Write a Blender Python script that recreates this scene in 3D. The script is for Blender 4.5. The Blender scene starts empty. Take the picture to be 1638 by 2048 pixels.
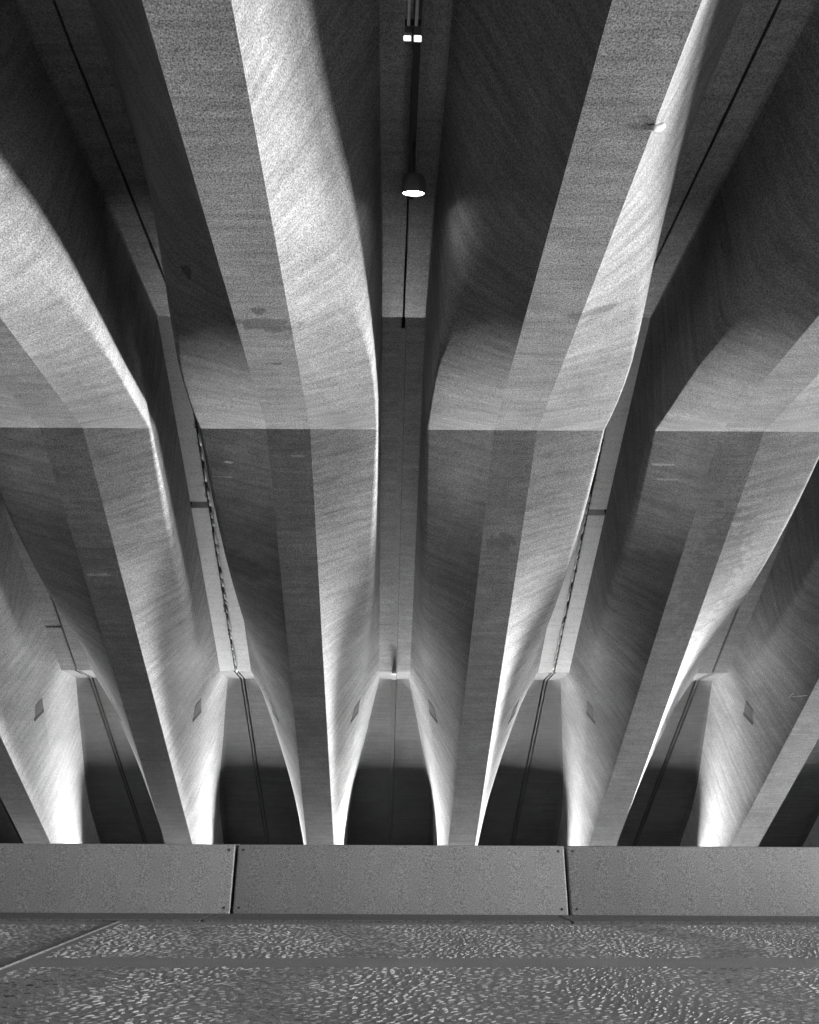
import bpy, bmesh, math, random
from mathutils import Matrix, Vector, noise
random.seed(7)
R = math.radians
C = bpy.context.scene.collection
SC = bpy.context.scene

# ------------------------------------------------------------------ frame
D = 5.3            # metres from the eye to the fold line of the beams
EYE = 0.428        # eye height over the paving
SH = -0.0276       # the transverse lines run slightly skew to the beams
PITCH, YAW, ROLL, FPX = 22.847, 1.679, 0.268, 1512.0

def W(X, Y, Z):
    """model units (eye at the origin, D = 1) to world metres"""
    return Vector((X*D, (Y + SH*X)*D, Z*D + EYE))

# ------------------------------------------------------------------ camera
cam_d = bpy.data.cameras.new('camera')
cam = bpy.data.objects.new('camera', cam_d); C.objects.link(cam)
cam_d.sensor_fit = 'HORIZONTAL'; cam_d.sensor_width = 36.0
cam_d.lens = 36.0*FPX/1638.0
cam_d.clip_start = 0.02; cam_d.clip_end = 3000
cam.matrix_world = (Matrix.Translation((0, 0, EYE)) @ Matrix.Rotation(R(-YAW), 4, 'Z')
                    @ Matrix.Rotation(R(90 + PITCH), 4, 'X') @ Matrix.Rotation(R(ROLL), 4, 'Z'))
SC.camera = cam
def ray(px, py):
    """direction from the eye through a pixel of the photograph, in world axes"""
    u, v = px-819, -(py-1024)
    return (cam.matrix_world.to_3x3() @ Vector((u/FPX, v/FPX, -1)))
def at_z(px, py, z):
    d = ray(px, py); return Vector((0, 0, EYE)) + d*((z-EYE)/d.z)
def at_rake(px, py):
    """point of the raking strips seen at a pixel (z = zb - sl (Y-1) in model units)"""
    d = ray(px, py); k_ = d.z/D + 0.5903*(d.y - SH*d.x)/D
    return Vector((0, 0, EYE)) + d*((0.5556+0.5903)/k_)

# ------------------------------------------------------------------ world, sun, exposure
SUN_EL, SUN_AZ = 38.0, 108.0      # azimuth clockwise from the view direction (+Y)
wd = bpy.data.worlds.new('World'); SC.world = wd; wd.use_nodes = True
nt = wd.node_tree
sky = nt.nodes.new('ShaderNodeTexSky'); sky.sky_type = 'NISHITA'; sky.sun_disc = False
sky.sun_elevation = R(SUN_EL); sky.sun_rotation = R(SUN_AZ)
bw = nt.nodes.new('ShaderNodeRGBToBW')
nt.links.new(sky.outputs[0], bw.inputs[0])
nt.links.new(bw.outputs[0], nt.nodes['Background'].inputs[0])
nt.nodes['Background'].inputs[1].default_value = 0.05
sl = bpy.data.lights.new('sun', 'SUN'); sl.energy = 2.0; sl.angle = R(0.5); sl.color = (1, 1, 1)
so = bpy.data.objects.new('sun', sl); C.objects.link(so)
sd = Vector((math.sin(R(SUN_AZ))*math.cos(R(SUN_EL)), math.cos(R(SUN_AZ))*math.cos(R(SUN_EL)), math.sin(R(SUN_EL))))
so.rotation_euler = (-sd).to_track_quat('-Z', 'Y').to_euler(); so.location = (30, -10, 30)
SC.view_settings.view_transform = 'Standard'; SC.view_settings.look = 'None'
SC.view_settings.exposure = 1.5; SC.view_settings.gamma = 1.0
SC.render.film_transparent = False
SC.cycles.max_bounces = 6; SC.cycles.diffuse_bounces = 1
SC.cycles.use_denoising = True

# ------------------------------------------------------------------ materials
def N(t, typ, **kw):
    n = t.nodes.new(typ)
    for k, v in kw.items(): setattr(n, k, v)
    return n
def concrete(name, base=0.33, streak=0.22, mottle=0.2, grain=0.25, sc_a=1.1, sc_l=16.0, shear=0.0, bump=0.25, rough=0.85, uv=True, pits=0.0, gs=115.0, stains=None):
    m = bpy.data.materials.new(name); m.use_nodes = True
    t = m.node_tree; L = t.links; b = t.nodes['Principled BSDF']
    b.inputs['Roughness'].default_value = rough
    b.inputs['Specular IOR Level'].default_value = 0.25
    co = N(t, 'ShaderNodeTexCoord'); oi = N(t, 'ShaderNodeObjectInfo')
    mp = N(t, 'ShaderNodeMapping'); mp.inputs['Scale'].default_value = (sc_a, sc_l, sc_a)
    rn = N(t, 'ShaderNodeMath', operation='MULTIPLY'); rn.inputs[1].default_value = 37.0
    L.new(oi.outputs['Random'], rn.inputs[0])
    cb = N(t, 'ShaderNodeCombineXYZ'); L.new(rn.outputs[0], cb.inputs[0]); L.new(rn.outputs[0], cb.inputs[1])
    L.new(cb.outputs[0], mp.inputs['Location'])
    src = co.outputs['UV' if uv else 'Object']
    if shear:   # let the streaks run with the ruled surface
        sp = N(t, 'ShaderNodeSeparateXYZ'); L.new(src, sp.inputs[0])
        a = N(t, 'ShaderNodeMath', operation='MULTIPLY'); a.inputs[1].default_value = shear; L.new(sp.outputs[0], a.inputs[0])
        s2 = N(t, 'ShaderNodeMath', operation='ADD'); L.new(a.outputs[0], s2.inputs[0]); L.new(sp.outputs[1], s2.inputs[1])
        c2 = N(t, 'ShaderNodeCombineXYZ'); L.new(sp.outputs[0], c2.inputs[0]); L.new(s2.outputs[0], c2.inputs[1])
        src = c2.outputs[0]
    L.new(src, mp.inputs[0])
    n1 = N(t, 'ShaderNodeTexNoise'); n1.inputs['Scale'].default_value = 1.0; n1.inputs['Detail'].default_value = 7; n1.inputs['Roughness'].default_value = 0.72; n1.inputs['Distortion'].default_value = 0.25
    L.new(mp.outputs[0], n1.inputs['Vector'])
    n2 = N(t, 'ShaderNodeTexNoise'); n2.inputs['Scale'].default_value = 2.6; n2.inputs['Detail'].default_value = 8; n2.inputs['Roughness'].default_value = 0.7
    L.new(co.outputs['Object'], n2.inputs['Vector'])
    n3 = N(t, 'ShaderNodeTexNoise'); n3.inputs['Scale'].default_value = gs; n3.inputs['Detail'].default_value = 2; n3.inputs['Roughness'].default_value = 0.8
    L.new(co.outputs['Object'], n3.inputs['Vector'])
    def term(n, amp, lo=0.3, hi=0.7):
        r = N(t, 'ShaderNodeMapRange'); r.inputs[1].default_value = lo; r.inputs[2].default_value = hi
        r.inputs[3].default_value = 1-amp; r.inputs[4].default_value = 1+amp; r.clamp = True
        L.new(n.outputs[0], r.inputs[0]); return r.outputs[0]
    def mul(a, c):
        x = N(t, 'ShaderNodeMath', operation='MULTIPLY'); L.new(a, x.inputs[0])
        if isinstance(c, float): x.inputs[1].default_value = c
        else: L.new(c, x.inputs[1])
        return x.outputs[0]
    v = mul(mul(term(n1, streak), term(n2, mottle)), term(n3, grain*1.35, 0.33, 0.67))
    if pits:    # small dark blow holes and stains with a shape of their own
        n4 = N(t, 'ShaderNodeTexNoise'); n4.inputs['Scale'].default_value = 9.0; n4.inputs['Detail'].default_value = 4
        L.new(mp.outputs[0], n4.inputs['Vector'])
        r = N(t, 'ShaderNodeMapRange'); r.inputs[1].default_value = 0.66; r.inputs[2].default_value = 0.72; r.inputs[3].default_value = 1; r.inputs[4].default_value = 1-pits
        L.new(n4.outputs[0], r.inputs[0]); v = mul(v, r.outputs[0])
    if stains:
        for (c, r, amp) in stains:
            m2 = N(t, 'ShaderNodeMapping'); m2.vector_type = 'TEXTURE'
            m2.inputs['Location'].default_value = c; m2.inputs['Scale'].default_value = (r[0], r[1], 1.5)
            nv = N(t, 'ShaderNodeTexNoise'); nv.inputs['Scale'].default_value = 14; nv.inputs['Detail'].default_value = 5
            L.new(co.outputs['Object'], nv.inputs['Vector'])
            L.new(co.outputs['Object'], m2.inputs[0])
            ln = N(t, 'ShaderNodeVectorMath', operation='LENGTH'); L.new(m2.outputs[0], ln.inputs[0])
            a2 = N(t, 'ShaderNodeMath', operation='ADD'); L.new(ln.outputs['Value'], a2.inputs[0])
            s3 = N(t, 'ShaderNodeMath', operation='MULTIPLY'); s3.inputs[1].default_value = 2.4; L.new(nv.outputs[0], s3.inputs[0]); L.new(s3.outputs[0], a2.inputs[1])
            r2 = N(t, 'ShaderNodeMapRange'); r2.inputs[1].default_value = 1.85; r2.inputs[2].default_value = 2.15
            r2.inputs[3].default_value = 1-amp; r2.inputs[4].default_value = 1
            L.new(a2.outputs[0], r2.inputs[0]); v = mul(v, r2.outputs[0])
    v = mul(v, float(base))
    cl = N(t, 'ShaderNodeClamp'); cl.inputs[1].default_value = 0.01; cl.inputs[2].default_value = 0.75; L.new(v, cl.inputs[0])
    L.new(cl.outputs[0], b.inputs['Base Color'])
    if bump:
        ad = N(t, 'ShaderNodeMath', operation='ADD'); L.new(n1.outputs[0], ad.inputs[0]); L.new(mul(n3.outputs[0], 0.4), ad.inputs[1])
        bp = N(t, 'ShaderNodeBump'); bp.inputs['Strength'].default_value = bump; bp.inputs['Distance'].default_value = 0.012
        L.new(ad.outputs[0], bp.inputs['Height']); L.new(bp.outputs[0], b.inputs['Normal'])
    return m
def flat(name, v, rough=0.6, metal=0.0, emit=0.0):
    m = bpy.data.materials.new(name); m.use_nodes = True; t = m.node_tree; b = t.nodes['Principled BSDF']
    n = N(t, 'ShaderNodeTexNoise'); n.inputs['Scale'].default_value = 40; n.inputs['Detail'].default_value = 4
    co = N(t, 'ShaderNodeTexCoord'); t.links.new(co.outputs['Object'], n.inputs['Vector'])
    r = N(t, 'ShaderNodeMapRange'); r.inputs[3].default_value = v*0.75; r.inputs[4].default_value = v*1.25
    t.links.new(n.outputs[0], r.inputs[0]); t.links.new(r.outputs[0], b.inputs['Base Color'])
    b.inputs['Roughness'].default_value = rough; b.inputs['Metallic'].default_value = metal
    if emit:
        b.inputs['Emission Color'].default_value = (1, 1, 1, 1); b.inputs['Emission Strength'].default_value = emit
    return m
ZC = EYE + 0.5556*D
STAINS = [(at_z(540, 650, ZC), (0.22, 0.08), 0.4), (at_z(518, 622, ZC), (0.05, 0.04), 0.5), (at_z(548, 727, ZC), (0.06, 0.02), 0.5),
          (at_z(1185, 632, ZC), (0.17, 0.05), 0.4), (at_rake(1003, 1085), (0.15, 0.10), 0.3), (at_rake(1425, 1150), (0.3, 0.9), 0.3),
          (at_rake(470, 1150), (0.3, 0.2), 0.3), (at_z(375, 553, ZC+0.1), (0.04, 0.06), 0.5),
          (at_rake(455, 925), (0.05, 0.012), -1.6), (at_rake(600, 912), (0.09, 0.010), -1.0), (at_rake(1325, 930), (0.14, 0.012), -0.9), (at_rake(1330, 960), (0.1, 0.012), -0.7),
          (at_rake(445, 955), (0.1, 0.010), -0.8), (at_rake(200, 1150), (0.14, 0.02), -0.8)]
M = dict(
    strip=concrete('board_marked_concrete', 0.15, 0.30, 0.25, 0.55, 1.6, 20, bump=0.35, pits=0.35, stains=STAINS),
    side=concrete('ruled_concrete', 0.18, 0.32, 0.2, 0.46, 1.5, 15, shear=0.3, bump=0.3, pits=0.3, stains=STAINS),
    patch=concrete('dark_board_marked_concrete', 0.085, 0.3, 0.28, 0.55, 1.6, 20, bump=0.35, pits=0.35, stains=STAINS),  # pour tone plus shade, both put into one darker colour
    side_lit=concrete('lit_ruled_concrete', 0.215, 0.32, 0.2, 0.46, 1.5, 15, shear=0.3, bump=0.3, pits=0.3, stains=STAINS),  # brighter copy: light on the right-facing raking sides painted in
    side_shade=concrete('shaded_ruled_concrete', 0.16, 0.32, 0.22, 0.46, 1.5, 15, shear=0.3, bump=0.3, pits=0.3, stains=STAINS),  # darker copy: shade of the left-facing raking sides painted in
    strip_shade=concrete('shaded_board_marked_concrete', 0.12, 0.3, 0.25, 0.55, 1.6, 20, bump=0.35, pits=0.35, stains=STAINS),  # darker copy: weaker light on the raking strips painted in
    side_dark=concrete('deep_shaded_ruled_concrete', 0.125, 0.32, 0.25, 0.46, 1.5, 15, shear=0.3, bump=0.3, pits=0.3, stains=STAINS),  # darkest side copy: formwork tone plus shade, both in the colour
    flange_low=concrete('shaded_lower_flange_concrete', 0.030, 0.4, 0.35, 0.55, 1.2, 22, bump=0.3, pits=0.3),  # shadow in the far recesses painted as a near-black base
    flange_mid2=concrete('shaded_raking_flange_concrete', 0.27, 0.24, 0.16, 0.4, 1.2, 22, bump=0.3, pits=0.3),  # shade past the middle channel's fold put into the colour
    flange_near=concrete('upper_flange_concrete', 0.26, 0.25, 0.2, 0.45, 1.2, 22, bump=0.3, pits=0.3),
    flange_lit=concrete('lit_flange_concrete', 0.72, 0.2, 0.12, 0.35, 1.2, 22, bump=0.3, pits=0.3),  # brightest copy: light on the raking flanges painted in
    flange_mid=concrete('pale_flange_concrete', 0.34, 0.2, 0.14, 0.4, 1.2, 22, bump=0.3, pits=0.3),  # paler copy: light on the level middle channel painted in
    flange=concrete('flange_concrete', 0.17, 0.25, 0.2, 0.45, 1.2, 22, bump=0.3, pits=0.3),
    deck=concrete('deck_concrete', 0.02, 0.1, 0.2, 0.2, uv=False, sc_l=2, bump=0),
    panel=concrete('cast_stone', 0.46, 0.05, 0.08, 0.5, 1, 1.5, uv=False, bump=0.15, rough=0.75, gs=230.0),
    kerb=concrete('kerb_stone', 0.22, 0.06, 0.08, 0.45, 1, 1.5, uv=False, bump=0.15),
    paving=concrete('paving_stone', 0.36, 0.08, 0.12, 0.5, 2, 2.5, uv=False, bump=0.3, rough=0.7, gs=230.0),
    ground=concrete('outer_ground', 0.12, 0.1, 0.15, 0.1, uv=False, sc_l=1.5, bump=0),
    lowground=concrete('lower_roadway', 0.05, 0.1, 0.15, 0.1, uv=False, sc_l=1.5, bump=0),
    dark=flat('dark_gap_filler', 0.015, 0.9), rust=flat('dark_sealant', 0.03, 0.9),
    lime=flat('lime_deposit', 0.72, 0.8), metal=flat('galvanised_metal', 0.55, 0.45, 0.3),
    pocket=flat('pocket_dark', 0.06, 0.9),
    mark_dark=flat('dark_paving_mark', 0.13, 0.8), mark_pale=flat('pale_paving_mark', 0.40, 0.7),  # random darker and paler colours for the paving marks
    steel=flat('dull_steel', 0.07, 0.5),
    black=flat('black_paint', 0.03, 0.5), grey=flat('grey_paint', 0.07, 0.5),
    lamp=flat('lamp_lens', 0.8, 0.3, 0, 12.0), led=flat('lamp_window', 0.8, 0.3, 0, 0.45), chalk=flat('chalk', 0.7, 0.95),
)

# ------------------------------------------------------------------ object helpers
def tag(o, label, cat, group=None, kind=None):
    if label: o['label'] = label
    if cat: o['category'] = cat
    if group: o['group'] = group
    if kind: o['kind'] = kind
    return o
def root(name, loc=(0, 0, 0)):
    o = bpy.data.objects.new(name, None); C.objects.link(o); o.location = loc; o.empty_display_size = 0.2; return o
def link(name, me, mats, parent=None):
    for m in (mats if isinstance(mats, (list, tuple)) else [mats]): me.materials.append(m)
    o = bpy.data.objects.new(name, me); C.objects.link(o)
    if parent:
        o.parent = parent
        o.location = -Vector(parent.location)   # vertices are in world metres
    return o
def mesh(name, V, F, mats, parent=None, smooth=None, uv=None, mi=None):
    me = bpy.data.meshes.new(name); me.from_pydata([tuple(v) for v in V], [], F)
    if mi:
        for p, k in zip(me.polygons, mi): p.material_index = k
    if uv:
        l = me.uv_layers.new(name='UVMap')
        for lp in me.loops: l.data[lp.index].uv = uv[lp.vertex_index]
    if smooth is not None:
        me.shade_smooth(); me.set_sharp_from_angle(angle=R(smooth))
    me.update()
    return link(name, me, mats, parent)
def box_vf(V, F, a, b, fn=None):
    """axis box a..b (world, or mapped by fn)"""
    i = len(V)
    for z in (a[2], b[2]):
        for x, y in ((a[0], a[1]), (b[0], a[1]), (b[0], b[1]), (a[0], b[1])):
            V.append(fn(x, y, z) if fn else Vector((x, y, z)))
    F += [(i, i+3, i+2, i+1), (i+4, i+5, i+6, i+7)] + [(i+k, i+(k+1) % 4, i+4+(k+1) % 4, i+4+k) for k in range(4)]
def bevel(o, w=0.004, seg=2):
    bm = bmesh.new(); bm.from_mesh(o.data)
    bmesh.ops.bevel(bm, geom=[e for e in bm.edges], offset=w, segments=seg, affect='EDGES', profile=0.6)
    bm.to_mesh(o.data); bm.free()
def tube(V, F, pts, r, n=10, cap=True):
    """tube through points"""
    base = len(V); m = len(pts)
    for k, p in enumerate(pts):
        d = (pts[min(k+1, m-1)] - pts[max(k-1, 0)]).normalized()
        a = d.cross(Vector((0, 0, 1)) if abs(d.z) < 0.9 else Vector((1, 0, 0))).normalized(); b = d.cross(a)
        rr = r[k] if isinstance(r, (list, tuple)) else r
        for j in range(n):
            t = 2*math.pi*j/n; V.append(p + a*rr*math.cos(t) + b*rr*math.sin(t))
    for k in range(m-1):
        for j in range(n):
            F.append((base+k*n+j, base+k*n+(j+1) % n, base+(k+1)*n+(j+1) % n, base+(k+1)*n+j))
    if cap:
        F.append(tuple(base+j for j in range(n))[::-1]); F.append(tuple(base+(m-1)*n+j for j in range(n)))

# ------------------------------------------------------------------ the folded beams
P, X0 = 0.34145, 0.01753          # spacing, centre of the middle channel
B = 0.0325                        # half width of the bottom strip
ZB, SL = 0.5556, 0.5903           # height and slope of the strips
YR, ZR = 0.945, 0.7193            # fold of the channel roof
YS1, YS2 = 1.631, 1.7167          # the level step in the channel roof
JG = 0.0024                       # half width of the open joint
TOP = 0.055                       # slab thickness
YA, YZ = -1.6, 3.3
def zbot(Y): return ZB if Y <= 1 else ZB - SL*(Y-1)
def zroof(Y):
    if Y <= YR: return ZR
    if Y <= YS1: return ZR - SL*(Y-YR)
    z1 = ZR - SL*(YS1-YR)
    if Y <= YS2: return z1
    return z1 - SL*(Y-YS2)
def lut(Y, tab):
    if Y <= tab[0][0]: return tab[0][1]
    for (a, u), (b, v) in zip(tab, tab[1:]):
        if Y <= b: return u + (v-u)*(Y-a)/(b-a)
    return tab[-1][1]
def smin(a, b, k=0.02):
    h = max(k-abs(a-b), 0)/k
    return min(a, b) - h*h*k*0.25
def crease(Y):
    """half offset and height above the strip of the edge E"""
    if Y <= 1:
        s = 1-Y
        return 0.1345 - smin(0.23*s*s, 0.036), smin(0.42*s*s, 0.140)
    if Y <= YS1:
        s = Y-1
        return 0.1345 - 0.08*s*s, smin(0.30*s*s, 0.0955, 0.012)
    return (lut(Y, [(YS1, 0.1026), (1.66, 0.098), (YS2, 0.0885), (1.80, 0.076), (1.95, 0.058), (2.15, 0.044), (2.3, 0.038)]),
            lut(Y, [(YS1, 0.0950), (1.66, 0.092), (YS2, 0.083), (1.80, 0.075), (1.95, 0.060), (2.15, 0.04), (2.3, 0.033)]))
def foot(Y):
    """half offset of the line where the side meets the channel roof"""
    return lut(Y, [(YS2, 0.1377), (1.80, 0.122), (1.885, 0.106), (1.97, 0.088), (2.05, 0.071), (2.15, 0.056), (2.3, 0.046), (2.5, 0.042)])
def bez(a, b, c, n):
    return [tuple((1-t)**2*u + 2*t*(1-t)*v + t*t*w for u, v, w in zip(a, b, c)) for t in [i/(n-1) for i in range(n)]]
def lerp(a, b, t): return tuple(u+(v-u)*t for u, v in zip(a, b))
NE, NF = 9, 7
def profile(Y):
    zb, zr = zbot(Y), zroof(Y)
    eo, ez = crease(Y); S = (B, zb); E = (eo, zb+ez); Fp = (foot(Y), zr)
    if E[1] > zr-0.0006: E = (E[0], zr-0.0006)
    J = (P/2-JG, zr)
    s = abs(1-Y)
    if Y <= 1: rE = 0.04 + 0.80*min(1, max(0, s-0.15)/0.4)**1.2
    else: rE = 0.05 + 0.12*min(1, s/0.4)
    if Y > YS1-0.15: rE = lut(Y, [(YS1-0.15, 0.17), (YS1, 0.03), (1.76, 0.03), (1.95, 0.3), (2.2, 0.5)])
    rF = lut(Y, [(0.2, 0.35), (0.8, 0.12), (1.0, 0.02), (YS2+0.01, 0.02), (1.85, 0.25), (2.1, 0.3)])
    rA = min(rE, 0.9)
    e1, e2 = lerp(E, S, rA), lerp(E, Fp, min(rE, 0.7))
    f1, f2 = lerp(Fp, E, min(rF, 0.45)), lerp(Fp, J, rF*0.5)
    q = [S, lerp(S, e1, 0.5)] + bez(e1, E, e2, NE) + bez(f1, Fp, f2, NF) + [J]
    return q                      # 2 + 9 + 7 + 1 points
ST = [YA, -1.2, -0.8, -0.5]
y = -0.2
while y < 2.4: ST.append(round(y, 4)); y += 0.04
ST += [0.945, 0.9448, 1.0, 0.9998, YS1, YS1-0.0004, YS2, YS2+0.0004, 2.6, 2.9, YZ]
ST = sorted(set(ST))
# keep the sharp folds free of almost-coincident stations
ST = [v for v in ST if not any(0 < abs(v-k) < 0.012 for k in (0.945, 1.0, YS1, YS2))]
def arc(i):
    return sum((math.hypot(ST[k+1]-ST[k], zbot(ST[k+1])-zbot(ST[k]))) for k in range(i))*D
ARC = [arc(i) for i in range(len(ST))]
PR = [profile(v) for v in ST]

def jag(x, k): return noise.noise(Vector((x*k, 3.3, 1.7)))

def strip_mesh(name, xc, side, i0, i1, mats, parent, top=False, smooth=28, jit=0.0, jx=0.0, ylo=None, yhi=None):
    """skin over profile points i0..i1, mirrored by side (-1, 1); top=True closes it to the slab top"""
    V, F, UV = [], [], []; n = i1-i0+1
    rows = [k for k, v in enumerate(ST) if (ylo is None or v >= ylo-1e-6) and (yhi is None or v <= yhi+1e-6)]
    ys = [ST[k] for k in rows]; prs = [PR[k] for k in rows]; arcs = [ARC[k] for k in rows]
    if ylo is not None and ys[0] > ylo+1e-4: ys.insert(0, ylo); prs.insert(0, profile(ylo)); arcs.insert(0, arcs[0]-(ys[1]-ylo)*D)
    if yhi is not None and ys[-1] < yhi-1e-4: ys.append(yhi); prs.append(profile(yhi)); arcs.append(arcs[-1]+(yhi-ys[-2])*D)
    m = n + (2 if top else 0)
    for Y, pr, a in zip(ys, prs, arcs):
        per = 0
        for k in range(n):
            x, z = pr[i0+k]
            if k: per += math.hypot(x-pr[i0+k-1][0], z-pr[i0+k-1][1])*D
            if i0+k in (2+NE+3,): x += 0.0005*(jag(Y*D+xc*40+side*5, 8)+0.7*jag(Y*D+xc*27, 29))
            if jit and k == n-1: x += jit*(jag(Y*D+xc*50+side*9, 7)+0.6*jag(Y*D+xc*31, 23))
            if k == n-1: x -= jx
            V.append(W(xc+side*x, Y, z)); UV.append((per + xc*7 + side*3, a))
        if top:
            zt = zroof(Y)+TOP
            for x in (pr[i1][0], pr[i0][0]): V.append(W(xc+side*x, Y, zt)); UV.append((per+0.3, a))
    r = len(ys)
    for j in range(r-1):
        for k in range(m-1):
            a, b, c, d = j*m+k, j*m+k+1, (j+1)*m+k+1, (j+1)*m+k
            tris = ((a, b, d), (b, c, d))
            for t in tris: F.append(t if side < 0 else t[::-1])
    if top:
        for j in (0, r-1):
            t = tuple(j*m+k for k in range(m)); F.append(t if (side > 0) == (j > 0) else t[::-1])
    return mesh(name, V, F, mats, parent, smooth, UV)

IE = 2+NE+3          # where the side meets the channel roof
LAST = 2+NE+NF
ORD = {-4: 'far left', -3: 'left', -2: '', -1: '', 0: '', 1: '', 2: ''}
BEAM_LABEL = {
    -5: 'folded concrete beam beyond the left edge, a sliver at the lower left corner of the ceiling',
    -4: 'folded concrete beam fourth to the left of the hanging spotlight',
    -3: 'folded concrete beam third to the left of the hanging spotlight, its strip cut off by the left photo edge',
    -2: 'folded concrete beam second to the left of the hanging spotlight, its raking strip darker towards the foot',
    -1: 'folded concrete beam next left of the hanging spotlight, wet dark stain and darkest raking strip',
    0: 'folded concrete beam next right of the hanging spotlight, with a pale stub on its strip edge',
    1: 'folded concrete beam second to the right of the hanging spotlight, beside the cracked bright joint',
    2: 'folded concrete beam third to the right of the hanging spotlight, with chalk arrows near its foot',
    3: 'folded concrete beam fourth to the right of the hanging spotlight, at the right photo edge',
}
# transverse cracks in the channel roof: (beam, side) -> Y
def on_roof(py):
    """Y on the raking channel roof seen at pixel row py"""
    el = math.tan(R(PITCH) - math.atan((py-1024)/FPX))
    return (ZR + SL*YR)/(el+SL)
CRACK = {(-2, 1): on_roof(1012), (1, -1): on_roof(1023), (-3, 1): on_roof(1257)}
beams = {}
def on_strip(py):
    el = math.tan(R(PITCH) - math.atan((py-1024)/FPX)); return (ZB + SL)/(el+SL)
TONE = {-3: {-1: 'side_shade', 'strip': 'strip_shade'}, -2: {'patch': on_strip(1105), 'strip': 'strip_shade', -1: 'side_shade'}, -1: {'strip': 'patch', -1: 'side_dark'}, 0: {-1: 'side_shade', 'strip': 'strip_shade'}, 1: {-1: 'side_shade', 'strip': 'strip_shade', 'edge': on_strip(1106)}, 2: {-1: 'side_shade', 'strip': 'strip_shade'}}  # light and shade on the raking faces, put in as colour
for k in range(-5, 5):
    xc = X0 + P*(k+0.5)
    if k == 4: continue
    t = root('folded_concrete_beam', W(xc, 1.0, ZB)); beams[k] = t
    tag(t, BEAM_LABEL[k], 'beam', 'folded concrete beams side by side under the deck')
    def strip_part(mat, ylo, yhi):
        V, F, UV = [], [], []
        for Y, pr, a in zip(ST, PR, ARC):
            if not (ylo-1e-6 <= Y <= yhi+1e-6): continue
            for s in (-1, 1): V.append(W(xc+s*B, Y, pr[0][1])); UV.append((s*B*D + k*5.3, a))
        for j in range(len(V)//2-1): F.append((2*j, 2*j+2, 2*j+3, 2*j+1))
        mesh('bottom_strip', V, F, mat, t, 28, UV)
    tn = TONE.get(k, {})
    yp = tn.get('patch')
    strip_part(M['strip'], YA, 1.0)
    if yp:
        yp = min(ST, key=lambda v: abs(v-yp))
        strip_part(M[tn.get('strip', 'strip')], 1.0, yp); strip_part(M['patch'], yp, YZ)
    else: strip_part(M[tn.get('strip', 'strip')], 1.0, YZ)
    for s in (-1, 1):
        strip_mesh('side_face', xc, s, 0, IE, M['side'], t, yhi=1.0)
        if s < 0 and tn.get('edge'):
            strip_mesh('side_face', xc, s, 0, IE, M['side_shade'], t, ylo=1.0, yhi=tn['edge'])
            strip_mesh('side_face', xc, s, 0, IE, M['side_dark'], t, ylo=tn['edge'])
        else: strip_mesh('side_face', xc, s, 0, IE, M[tn.get(s, 'side' if s < 0 else 'side_lit')], t, ylo=1.0)
        gap = k if s < 0 else k+1
        fm = M['flange_lit'] if gap in (-1, 1) else (M['flange_mid2'] if gap == 0 else M['flange'])  # brightness of each channel painted as a separate flange tone
        if (k, s) in CRACK:
            yc = CRACK[(k, s)]; cw = 0.0025 if k == -3 else 0.006
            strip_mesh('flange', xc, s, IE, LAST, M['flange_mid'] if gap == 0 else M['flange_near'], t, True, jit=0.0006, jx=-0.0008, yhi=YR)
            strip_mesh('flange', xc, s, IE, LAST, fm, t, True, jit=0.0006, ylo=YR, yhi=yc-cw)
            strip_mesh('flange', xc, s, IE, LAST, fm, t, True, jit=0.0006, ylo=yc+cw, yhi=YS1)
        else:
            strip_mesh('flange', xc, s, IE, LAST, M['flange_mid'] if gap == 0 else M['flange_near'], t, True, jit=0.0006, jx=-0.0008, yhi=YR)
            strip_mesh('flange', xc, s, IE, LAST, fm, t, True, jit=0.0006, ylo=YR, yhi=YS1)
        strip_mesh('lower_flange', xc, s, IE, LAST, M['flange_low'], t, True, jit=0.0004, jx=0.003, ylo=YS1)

# deck over the beams (closes the joints)
V, F = [], []
xa, xb = X0+P*-4.99, X0+P*3.99
for Y in ST:
    z = zroof(Y)+TOP
    for x, zz in ((xa, z+0.001), (xb, z+0.001), (xb, z+0.05), (xa, z+0.05)): V.append(W(x, Y, zz))
for j in range(len(ST)-1):
    for q in range(4): F.append((4*j+q, 4*j+4+q, 4*j+4+(q+1) % 4, 4*j+(q+1) % 4))
n = 4*(len(ST)-1); F += [(0, 1, 2, 3), (n+3, n+2, n+1, n)]
tag(mesh('concourse_deck', V, F, M['deck']), 'dark slab lying on top of all the concrete beams, seen only through their joints', 'slab')

# ------------------------------------------------------------------ dark plates standing in for the shaded slots at the step of each side
for k in range(-5, 4):
    xc = X0+P*(k+0.5)
    for s in (-1, 1):
        def onface(Y, u):
            eo, ez = crease(Y); z0 = zbot(Y)
            p = lerp((B, z0), (eo, z0+ez), u); n = Vector((ez, -(eo-B))).normalized()*0.0007
            return W(xc+s*(p[0]+n[0]), Y, p[1]+n[1])
        for nm, mt, qd, dn in (('drain_pocket', 'pocket', ((1.655, 0.975), (1.685, 0.975), (1.683, 0.74), (1.655, 0.80)), 0.0),
                               ('pocket_slit', 'dark', ((1.682, 0.985), (1.688, 0.985), (1.6865, 0.72), (1.680, 0.72)), 0.003)):
            V = [onface(*v_) + Vector((0, 0, -dn)) for v_ in qd]
            off = Vector((0, 0, 0.012)); n = len(V)
            V += [v+off for v in V]
            F = [tuple(range(n)), tuple(range(2*n-1, n-1, -1))] + [(i, (i+1) % n, n+(i+1) % n, n+i) for i in range(n)]
            mesh(nm, V, F, M[mt], beams[k])

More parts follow.
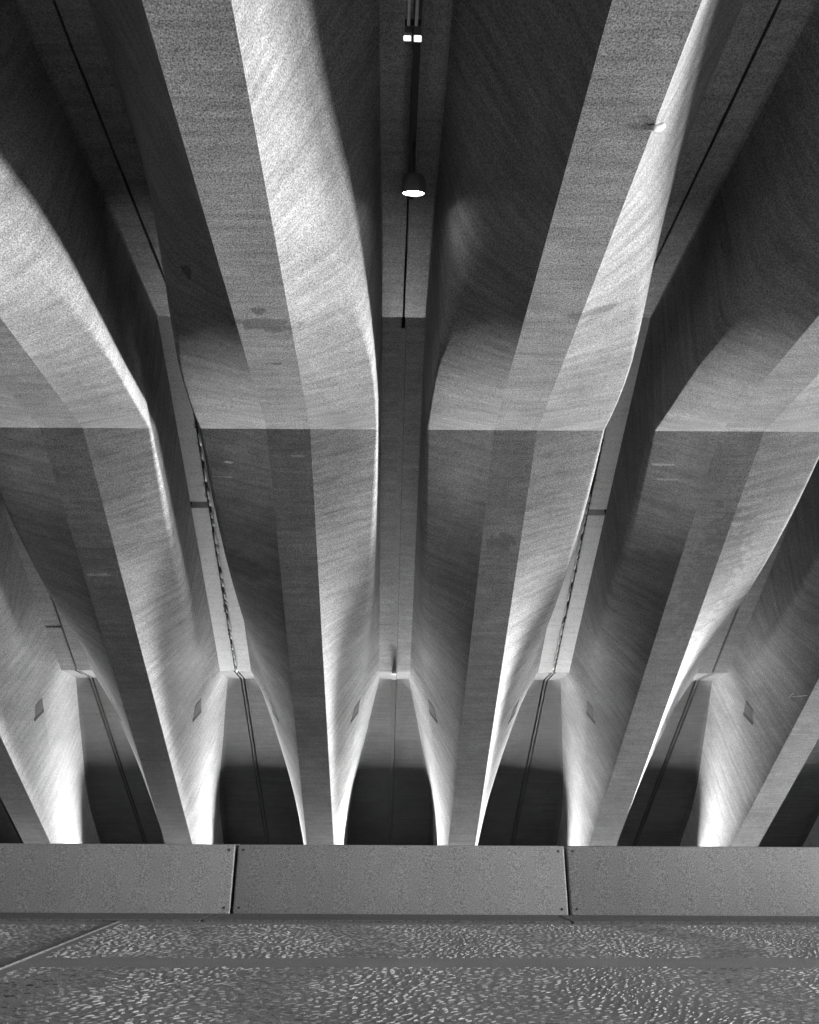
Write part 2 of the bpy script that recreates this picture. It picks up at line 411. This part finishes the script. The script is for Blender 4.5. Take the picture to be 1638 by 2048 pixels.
# ------------------------------------------------------------------ joint fillers hanging in the channels
def roofpath(Y, dx, dz, g): return W(X0+P*g+dx, Y, zroof(Y)-dz)
JOINT = {-4: None, -3: None,
         -2: ('thin dark sealant line in the channel at the left photo edge', 0.0),
         -1: ('ragged crumbling joint filler with white lime crust left of the middle channel', 1.0),
         1: ('ragged joint filler with pale lumpy crust right of the middle channel', 1.0),
         2: ('thin dark sealant line in the second channel right of the middle', 0.0)}
for g, v in JOINT.items():
    if v is None: continue
    t = root('joint_filler', roofpath(1.3, 0, 0, g)); tag(t, v[0], 'joint filler')
    V, F = [], []
    pts, rr = [], []
    Y = 0.95
    while Y < 2.6:
        a = (jag(Y*D+g*13, 11)+0.5*jag(Y*D+g*7, 31))
        pts.append(roofpath(Y, 0.0008*a, -0.0014 + 0.0008*jag(Y*D, 9+g), g))
        rr.append(D*(0.0021 + 0.0007*abs(a)*(v[1])))
        Y += 0.004
    tube(V, F, pts, rr, 6)
    mesh('sealant', V, F, M['rust'], t, 60)
    if v[1]:
        V, F = [], []
        Y = 1.12
        while Y < 1.63:
            if jag(Y*D+g*5, 2.3) > -0.25 - (Y-1.2)*1.2:
                L = random.uniform(0.006, 0.03); ps = []; rs = []
                nseg = 5
                for i in range(nseg+1):
                    yy = Y+L*i/nseg
                    ps.append(roofpath(min(yy, YS1), 0.0026*(1 if g < 0 else -1)+0.0005*random.uniform(-1, 1), 0.0026, g))
                    rs.append(D*0.0022*(0.35 if i in (0, nseg) else random.uniform(0.7, 1.15)))
                tube(V, F, ps, rs, 6)
                Y += L + random.choice((0.0, 0.002, 0.012))
            else: Y += 0.012
        for i in range(60):      # crumbs sticking to the flange edges
            yy = random.uniform(1.0, 1.62); q = roofpath(yy, random.choice((-1, 1))*random.uniform(0.002, 0.0055), 0.0003, g)
            tube(V, F, [q, q+Vector((0.004, 0.012, -0.004)), q+Vector((0.002, 0.02, 0.0))], [0.003, 0.006, 0.003], 5)
        mesh('lime_crust', V, F, M['lime'], t, 60)['kind'] = 'stuff'
        # the bead crossing the step
    V, F = [], []
    # dark crumbs broken off the joint
    for i in range(70 if v[1] else 12):
        yy = random.uniform(1.0, 1.55); q = roofpath(yy, random.uniform(-1, 1)*0.004, 0.0002, g)
        a = random.uniform(0.004, 0.011)
        tube(V, F, [q, q+Vector((a*0.3, a, -0.002))], [a*0.6, a*0.4], 5)
    mesh('crumbs', V, F, M['dark'], t, 60)['kind'] = 'stuff'

# ------------------------------------------------------------------ cable strip, conduits and spotlight in the middle channel
t = root('cable_cover', roofpath(1.3, 0, 0, 0)); tag(t, 'slim flat cable cover running down the middle channel to a small clip at the step', 'cable cover')
V, F = [], []
ys = [v for v in ST if 0.945 <= v <= YS1]
for a, b in zip(ys, ys[1:]):
    pass
def ribbon(V, F, ys, x0, x1, z0, z1, fz=zroof, g=0):
    base = len(V)
    for Y in ys:
        for x, z in ((x0, z0), (x1, z0), (x1, z1), (x0, z1)): V.append(W(X0+P*g+x, Y, fz(Y)-z))
    for j in range(len(ys)-1):
        for q in range(4): F.append((base+4*j+q, base+4*j+4+q, base+4*j+4+(q+1) % 4, base+4*j+(q+1) % 4))
    n = base+4*(len(ys)-1); F.extend([(base, base+1, base+2, base+3), (n+3, n+2, n+1, n)])
ribbon(V, F, ys[1:], -0.0050, 0.0036, -0.0006, 0.0020)
mesh('cover_strip', V, F, M['flange_mid2'], t)
V, F = [], []
ribbon(V, F, ys[1:], 0.0038, 0.0045, -0.0006, 0.0012)
mesh('cable', V, F, M['grey'], t)
V, F = [], []
box_vf(V, F, (X0-0.006, YS1-0.011, zroof(YS1)-0.0062), (X0+0.0035, YS1+0.001, zroof(YS1)-0.0004), W)
o = mesh('clip', V, F, M['lime'], t)
V, F = [], []
ribbon(V, F, [YS1+0.002, YS2, 1.8, 2.0, 2.2, 2.7], -0.0052, 0.0042, -0.001, 0.0016)
mesh('lower_strip', V, F, M['dark'], t)

t = root('conduit_run', W(X0, 0.3, ZR-0.02)); tag(t, 'pair of pale conduits ending in a double box above the spotlight', 'conduit')
for i, dx in enumerate((-0.0009, 0.0063)):
    V, F = [], []
    tube(V, F, [Vector((at_z(825, 50, EYE+(ZR-0.035)*D).x + (dx-0.0027)*5.3, -4.5, EYE+(ZR-0.035)*D)), Vector((at_z(825, 50, EYE+(ZR-0.035)*D).x + (dx-0.0027)*5.3, at_z(825, 50, EYE+(ZR-0.035)*D).y, EYE+(ZR-0.035)*D))], 0.0085, 12)
    mesh('conduit', V, F, M['metal'], t, 40)
dd = ray(825, 76); pb = Vector((0, 0, EYE)) + dd*((ZR-0.035)*D/dd.z)
for sx, hh in ((-1, 0.017), (1, 0.022)):
    V, F = [], []
    cx_ = pb.x + sx*0.026
    box_vf(V, F, (cx_-0.019, pb.y-0.006, pb.z-hh*0.7), (cx_+0.019, pb.y+0.010, pb.z+hh*0.7))
    b_ = mesh('junction_box', V, F, M['led'], t); bevel(b_, 0.004)
V, F = [], []
box_vf(V, F, (pb.x-0.005, pb.y-0.05, pb.z-0.03), (pb.x+0.005, pb.y+0.04, pb.z+0.02))
box_vf(V, F, (pb.x-0.04, pb.y-0.06, pb.z+0.004), (pb.x+0.04, pb.y-0.025, pb.z+0.05))
mesh('bracket', V, F, M['black'], t)
V, F = [], []
box_vf(V, F, (X0-0.0012, 0.40, ZR-0.012), (X0+0.006, 0.70, ZR-0.001), W)
mesh('cable_tray', V, F, M['black'], t)

# spotlight: a short can aimed down and away from the eye
sp_dir = Vector((0.0, 0.52, -0.85)).normalized()
def place_spot(lens_c, diam, length):
    t = root('hanging_spotlight', lens_c)
    tag(t, 'small cylindrical spotlight with glowing lens hanging in the middle channel', 'spotlight')
    q = sp_dir.to_track_quat('Z', 'Y'); ax = -sp_dir
    r = diam/2
    V, F = [], []
    def ring(c, r, n=40):
        a = q @ Vector((1, 0, 0)); b = q @ Vector((0, 1, 0)); i = len(V)
        for j in range(n):
            th = 2*math.pi*j/n; V.append(c + a*r*math.cos(th) + b*r*math.sin(th))
        return i
    n = 40
    prof = [(0.0, r*0.93), (0.0, r*1.0), (0.006, r*1.03), (length*0.75, r*1.03), (length, r*0.85), (length*1.02, r*0.2)]
    rings = [ring(lens_c + ax*(h-0.004), rr) for h, rr in prof]
    for a, b in zip(rings, rings[1:]):
        for j in range(n): F.append((a+j, a+(j+1) % n, b+(j+1) % n, b+j))
    F.append(tuple(rings[-1]+j for j in range(n)))
    mesh('lamp_housing', V, F, M['grey'], t, 30)
    V, F = [], []
    i = ring(lens_c + ax*0.001, r*0.94); F.append(tuple(i+j for j in range(n)))
    i2 = ring(lens_c + ax*0.004, r*0.94); F.append(tuple(i2+j for j in range(n))[::-1])
    for j in range(n): F.append((i+j, i+(j+1) % n, i2+(j+1) % n, i2+j))
    mesh('lens', V, F, M['lamp'], t)
    V, F = [], []
    top = lens_c + ax*length
    tube(V, F, [top - ax*0.02, Vector((top.x, top.y, ZR*D+EYE-0.02)), Vector((top.x, top.y, ZR*D+EYE+0.005))], 0.011, 10)
    mesh('stem', V, F, M['black'], t, 40)
    return t
d = ray(827, 386); zc = (ZR-0.075)*D
lc = Vector((0, 0, EYE)) + d*(zc/d.z)
place_spot(lc, 0.135, 0.10)

# pale stub on the strip edge of the beam right of the spotlight
d = ray(1306, 255); c = Vector((0, 0, EYE)) + d*((ZB-0.002)*D/d.z)
V, F = [], []
tube(V, F, [c+Vector((-0.02, 0, 0.0)), c+Vector((-0.012, 0.0, -0.004)), c+Vector((0.01, 0, -0.004)), c+Vector((0.035, 0.004, 0.006)), c+Vector((0.05, 0.004, 0.02))], [0.006, 0.012, 0.015, 0.016, 0.015], 12)
mesh('mortar_stub', V, F, M['lime'], beams[0], 60)

# chalk arrows on the beam third to the right
def on_plane(px, py, face):
    d = ray(px, py); o = Vector((0, 0, EYE)); p0, n = face
    return o + d*((p0-o).dot(n)/d.dot(n))
def side_plane(k, s, Y):
    """plane of the lower side face near station Y"""
    xc = X0+P*(k+0.5); a = profile(Y); b = profile(Y+0.05)
    p = W(xc+s*a[0][0], Y, a[0][1]); q = W(xc+s*a[1][0], Y, a[1][1]); r = W(xc+s*b[0][0], Y+0.05, b[0][1])
    n = (q-p).cross(r-p).normalized()
    if n.dot(Vector((0, 0, EYE))-p) < 0: n = -n
    return p + n*0.004, n
pl = side_plane(2, -1, 1.55)
V, F = [], []
for seg in (((1578, 1394), (1614, 1391)), ((1578, 1394), (1590, 1385)), ((1578, 1394), (1587, 1402)),
            ((1620, 1350), (1630, 1342)), ((1630, 1342), (1637, 1344)), ((1620, 1350), (1622, 1361))):
    a, b = (on_plane(*q, pl) for q in seg)
    m = (a+b)/2 + Vector((0, 0.003, 0.002))
    tube(V, F, [a, m, b], [0.004, 0.006, 0.004], 5)
mesh('chalk_arrows', V, F, M['chalk'], beams[2], 60)

# ------------------------------------------------------------------ parapet panels, kerb, paving
YW = 0.868; ZT, ZBK = -0.0146, -0.0808
PW, PX = 0.3446*1.0, 0.0181
t_th = 0.03
PANEL = {-3: None, -2: 'cast stone parapet panel, second left of the middle one', -1: 'cast stone parapet panel left of the middle one, its joint under the left channel',
         0: 'middle cast stone parapet panel between the two visible joints', 1: 'cast stone parapet panel right of the middle one, the palest',
         2: 'cast stone parapet panel, second right of the middle one'}
par = root('parapet', W(PX, YW, ZBK)); tag(par, 'low parapet of smooth grey cast stone panels across the whole photo', 'parapet')
for i, lb in PANEL.items():
    if lb is None: continue
    xa, xb = PX+PW*(i-0.5)+0.0013, PX+PW*(i+0.5)-0.0013
    V, F = [], []
    box_vf(V, F, (xa, YW, ZBK+0.0012), (xb, YW+t_th, ZT), W)
    o = mesh('parapet_panel', V, F, M['panel'], par); bevel(o, 0.009, 3); o.data.shade_smooth(); o.data.set_sharp_from_angle(angle=R(50))
    if abs(i) < 2:
        for sx in (-1, 1):
            for sz in (0, 1):
                c = W((xa if sx < 0 else xb)-sx*0.0062, YW, (ZT-0.0048 if sz else ZBK+0.0075))
                V, F = [], []
                tube(V, F, [c+Vector((0, -0.0012, 0)), c+Vector((0, 0.01, 0))], 0.0062, 12)
                sc_ = mesh('screw', V, F, M['steel'], par); sc_.parent = o; sc_.location = (0, 0, 0)
V, F = [], []
box_vf(V, F, (PX-PW*2.6, YW+0.012, ZBK), (PX+PW*2.6, YW+t_th-0.004, ZT-0.004), W)
mesh('parapet_core', V, F, M['rust'], par)
# kerb strip at the foot of the panels
def floorY(py):
    el = math.tan(math.atan((py-1024)/FPX) - R(PITCH)); return -ZBK/el
kt = ZBK+0.0022
Y1 = floorY(1846); Y0 = floorY(1838)
kx = [PX-PW*2.6, None]
def floorX(px, py):
    d = ray(px, py); s = (-EYE)/d.z
    p = d*s; return p.x, p.y
def seam(p1, p2):
    (xa, ya), (xb, yb) = floorX(*p1), floorX(*p2); return xa, ya, xb, yb
kerbj = [seam((432, 1832.5), (405, 1843)), seam((1115, 1835), (1140, 1845.5))]
yk0 = W(0, Y1, 0).y; ykm = (yk0+W(0, YW, 0).y)/2
xs = [W(kx[0], 1, 0).x] + [ (j[0]+j[2])/2 for j in kerbj] + [W(PX+PW*2.6, 1, 0).x]
KL = ['kerb stone at the parapet foot, left of both dark kerb joints', 'kerb stone at the parapet foot between the two dark kerb joints', 'kerb stone at the parapet foot, right of both dark kerb joints']
for i in range(3):
    V, F = [], []
    za, zb_ = EYE+ZBK*D, EYE+ZBK*D+0.012
    ya = W(0, Y1, 0).y
    def pt(x, y, z): return Vector((x, y + SH*x, z))
    g = 0.007
    tl = (kerbj[i-1][0]+g, kerbj[i-1][2]+g) if i > 0 else (xs[0], xs[0])
    tr = (kerbj[i][0]-g, kerbj[i][2]-g) if i < 2 else (xs[3], xs[3])
    yf, yb = ya, W(0, YW, 0).y-0.004
    for z in (za-0.02, zb_):
        V += [pt(tl[1], yf, z), pt(tr[1], yf, z), pt(tr[0], yb, z), pt(tl[0], yb, z)]
    F = [(0, 3, 2, 1), (4, 5, 6, 7)] + [(q, (q+1) % 4, 4+(q+1) % 4, 4+q) for q in range(4)]
    o = mesh('kerb_stone', V, F, M['kerb']); tag(o, KL[i], 'kerb', 'kerb stones at the foot of the parapet'); bevel(o, 0.003, 1)

# paving with its chiselled relief
zf = EYE+ZBK*D      # ~0
V, F = [], []
yedge = W(0, YW+t_th, 0).y
V = [Vector((-9.4, -9, zf)), Vector((7.6, -9, zf)), Vector((7.6, yedge+SH*7.6, zf)), Vector((-9.4, yedge-SH*9.4, zf))]
F = [(0, 1, 2, 3)]
j1 = seam((240, 1842), (0, 1938))
def dist_line(x, y):
    ax, ay, bx, by = j1; dx, dy = bx-ax, by-ay
    return ((x-ax)*dy-(y-ay)*dx)/math.hypot(dx, dy)
yb0, yb1 = floorX(819, 1934)[1], floorX(819, 1917)[1]   # smooth band
ynear, yfar = floorX(819, 2075)[1], floorX(819, 1850)[1]
yy = ynear
cnt = 0; MI = [0]
rnd = random.Random(3)
row = 0
while yy < yfar:
    stepy = 0.0185
    half = yy*0.62+0.15
    x = -half + rnd.random()*0.05
    while x < half:
        px, py = x + rnd.uniform(-0.008, 0.008), yy + rnd.uniform(-0.008, 0.008)
        x += 0.030
        if yb0-0.01 < py < yb1+0.01 or py > yfar: continue
        if abs(dist_line(px, py)) < 0.045: continue
        f = noise.noise(Vector((px*1.1, py*1.0, 5.0)))
        dens = noise.noise(Vector((px*2.3+9, py*1.6, 2.0)))
        if dens < -0.8: continue
        ang = 0.42 + 0.36*math.sin(px*9.0+1.6*math.sin(py*3.1)) + 0.3*f
        L, w, h = 0.011*rnd.uniform(0.5, 1.5), 0.0020*rnd.uniform(0.7, 1.3), 0.0020*rnd.uniform(0.4, 1.4)
        ca, sa = math.cos(ang), math.sin(ang)
        i = len(V)
        for u, v, z in ((-L, 0, 0), (-L*0.4, -w, 0), (L*0.5, -w, 0), (L, 0, 0), (L*0.5, w, 0), (-L*0.4, w, 0), (-L*0.45, 0, h), (L*0.5, 0, h)):
            V.append(Vector((px+u*ca-v*sa, py+u*sa+v*ca, zf+z-(0.0008 if z == 0 else 0))))
        tone = rnd.choice((0, 0, 1, 1, 2, 2, 2)); MI += [tone]*6
        F += [(i, i+1, i+6), (i+1, i+2, i+7, i+6), (i+2, i+3, i+7), (i+3, i+4, i+7), (i+4, i+5, i+6, i+7), (i+5, i, i+6)]
        cnt += 1
    yy += stepy
pv = mesh('paving', V, F, [M['paving'], M['mark_dark'], M['mark_pale']], mi=MI); tag(pv, 'rough chiselled stone paving below the parapet', 'paving', kind='structure')
# raised seam across the paving at the left
ax, ay, bx, by = j1
e = Vector((bx-ax, by-ay, 0)).normalized(); nn = Vector((-e.y, e.x, 0))
a = Vector((ax, ay, zf)); b = Vector((bx, by, zf)) + e*0.8
V, F = [], []
for wdt, h in ((0.010, 0.005),):
    i = len(V)
    for c in (a, b): V += [c-nn*wdt, c-nn*wdt*0.5+Vector((0, 0, h)), c+nn*wdt*0.5+Vector((0, 0, h)), c+nn*wdt]
    F += [(i, i+1, i+5, i+4), (i+1, i+2, i+6, i+5), (i+2, i+3, i+7, i+6)]
tag(mesh('metal_seam_strip', V, F, M['kerb']), 'pale raised seam strip running diagonally across the paving at the left', 'seam strip')

# ------------------------------------------------------------------ surroundings that light the place
V, F = [], []
gz = zf-0.004
V = [Vector((-900, -900, gz)), Vector((900, -900, gz)), Vector((900, yedge+0.1, gz)), Vector((-900, yedge+0.1, gz))]
tag(mesh('ground', V, [(0, 1, 2, 3)], M['ground']), 'pale open ground outside the roofed area', 'ground', kind='structure')
LZ = -5.0
V = [Vector((-900, yedge+0.1, LZ)), Vector((900, yedge+0.1, LZ)), Vector((900, 1500, LZ)), Vector((-900, 1500, LZ)),
     Vector((-900, yedge+0.1, gz)), Vector((900, yedge+0.1, gz))]
tag(mesh('lower_roadway', V, [(0, 1, 2, 3), (0, 4, 5, 1)], M['lowground']), 'dark lower roadway beyond the parapet', 'road', kind='structure')
def wall(name, a, b, label):
    V, F = [], []; box_vf(V, F, a, b); tag(mesh(name, V, F, M['deck']), label, 'wall')
wall('end_wall', (-9.3, YZ*D-0.3, LZ), (7.4, YZ*D+0.4, 1.0), 'dark end wall carrying the lower ends of the beams')
wall('rear_light_block', (-9.9, -9.5, -0.1), (2.0, -9.05, 5.2), 'added unseen dark wall behind the camera, blocking light from the rear')  # unseen wall added to darken the ceiling from behind
wall('left_light_block', (-9.9, -9, LZ), (-9.4, YZ*D+0.4, 5.2), 'added unseen dark wall on the left, blocking light from that side')  # unseen wall added to keep left-facing beam sides dark

# floodlights on the lower level, aimed up at the beams; a deep visor cuts their beam off
LY, LZm = 2.45, -0.33
FL_POWER = 220.0
KEY_POWER = 215.0
KEY2_POWER = 320.0
def luminaire(c, aim, up, halfw, vis_len, vis_h, lamp_h, power, spread, label, group=None, low=0.12, lowlen=0.1, name='floodlight'):
    t = root(name, c); tag(t, label, 'floodlight', group)
    side = aim.cross(up).normalized()
    V, F = [], []
    lo_ = low
    for u0, u1, w0, w1 in ((-0.04, -0.02, -lo_-0.02, vis_h+0.02), (-0.02, vis_len, vis_h, vis_h+0.02), (-0.02, lowlen, -lo_-0.02, -lo_)):
        idx = len(V)
        for xx in (-halfw-0.05, halfw+0.05):
            for uu, ww in ((u0, w0), (u1, w0), (u1, w1), (u0, w1)): V.append(c + side*xx + aim*uu + up*ww)
        F += [(idx, idx+1, idx+2, idx+3), (idx+7, idx+6, idx+5, idx+4)] + [(idx+q, idx+4+q, idx+4+(q+1) % 4, idx+(q+1) % 4) for q in range(4)]
    mesh('lamp_housing', V, F, M['black'], t)
    V, F = [], []
    gzz = LZ if c.y > yedge+0.2 else gz
    b0 = c - aim*0.03
    tube(V, F, [b0, Vector((b0.x, b0.y, gzz))], 0.04, 10)
    mesh('post', V, F, M['black'], t, 40)
    ld = bpy.data.lights.new(name+'_lamp', 'AREA'); ld.shape = 'RECTANGLE'; ld.size = halfw*2; ld.size_y = lamp_h
    ld.energy = power; ld.spread = R(spread)
    lo = bpy.data.objects.new(name+'_lamp', ld); C.objects.link(lo)
    lo.parent = t
    zz = -aim; xx = side; yy = zz.cross(xx)
    lo.matrix_local = Matrix((xx, yy, zz)).transposed().to_4x4()
    return t
for i in range(-5, 5):
    el = R(38.5)
    luminaire(W(X0+P*i, LY, LZm), Vector((0, -math.cos(el), math.sin(el))), Vector((0, math.sin(el), math.cos(el))),
              0.9, 0.50, 0.051, 0.082, FL_POWER, 95, 'linear floodlight behind the parapet, aimed up at the raking beams', 'floodlights hidden behind the parapet', low=0.027, lowlen=0.5)
# added unseen lamp outside the right edge, brightens the right-facing beam sides
kc = Vector((12.5, 1.3, 0.95)); ka = (Vector((-1.0, 0.6, 3.4))-kc).normalized()
ku = (Vector((0, 0, 1)) - ka*ka.z).normalized()
luminaire(kc, ka, ku, 1.4, 0.2, 1.3, 2.0, KEY_POWER, 64, 'added unseen lamp outside the roofed area on the right, brightens the beam sides')

kc2 = W(2.25, 2.2, -0.25); ka2 = (W(-0.1, 1.35, 0.36)-kc2).normalized()  # unseen lamp added to brighten the beams around their fold
ku2 = (Vector((0, 0, 1)) - ka2*ka2.z).normalized()
luminaire(kc2, ka2, ku2, 0.9, 0.2, 0.6, 0.8, KEY2_POWER, 50, 'added unseen lamp on the lower level at the right, brightens the beams around the fold')
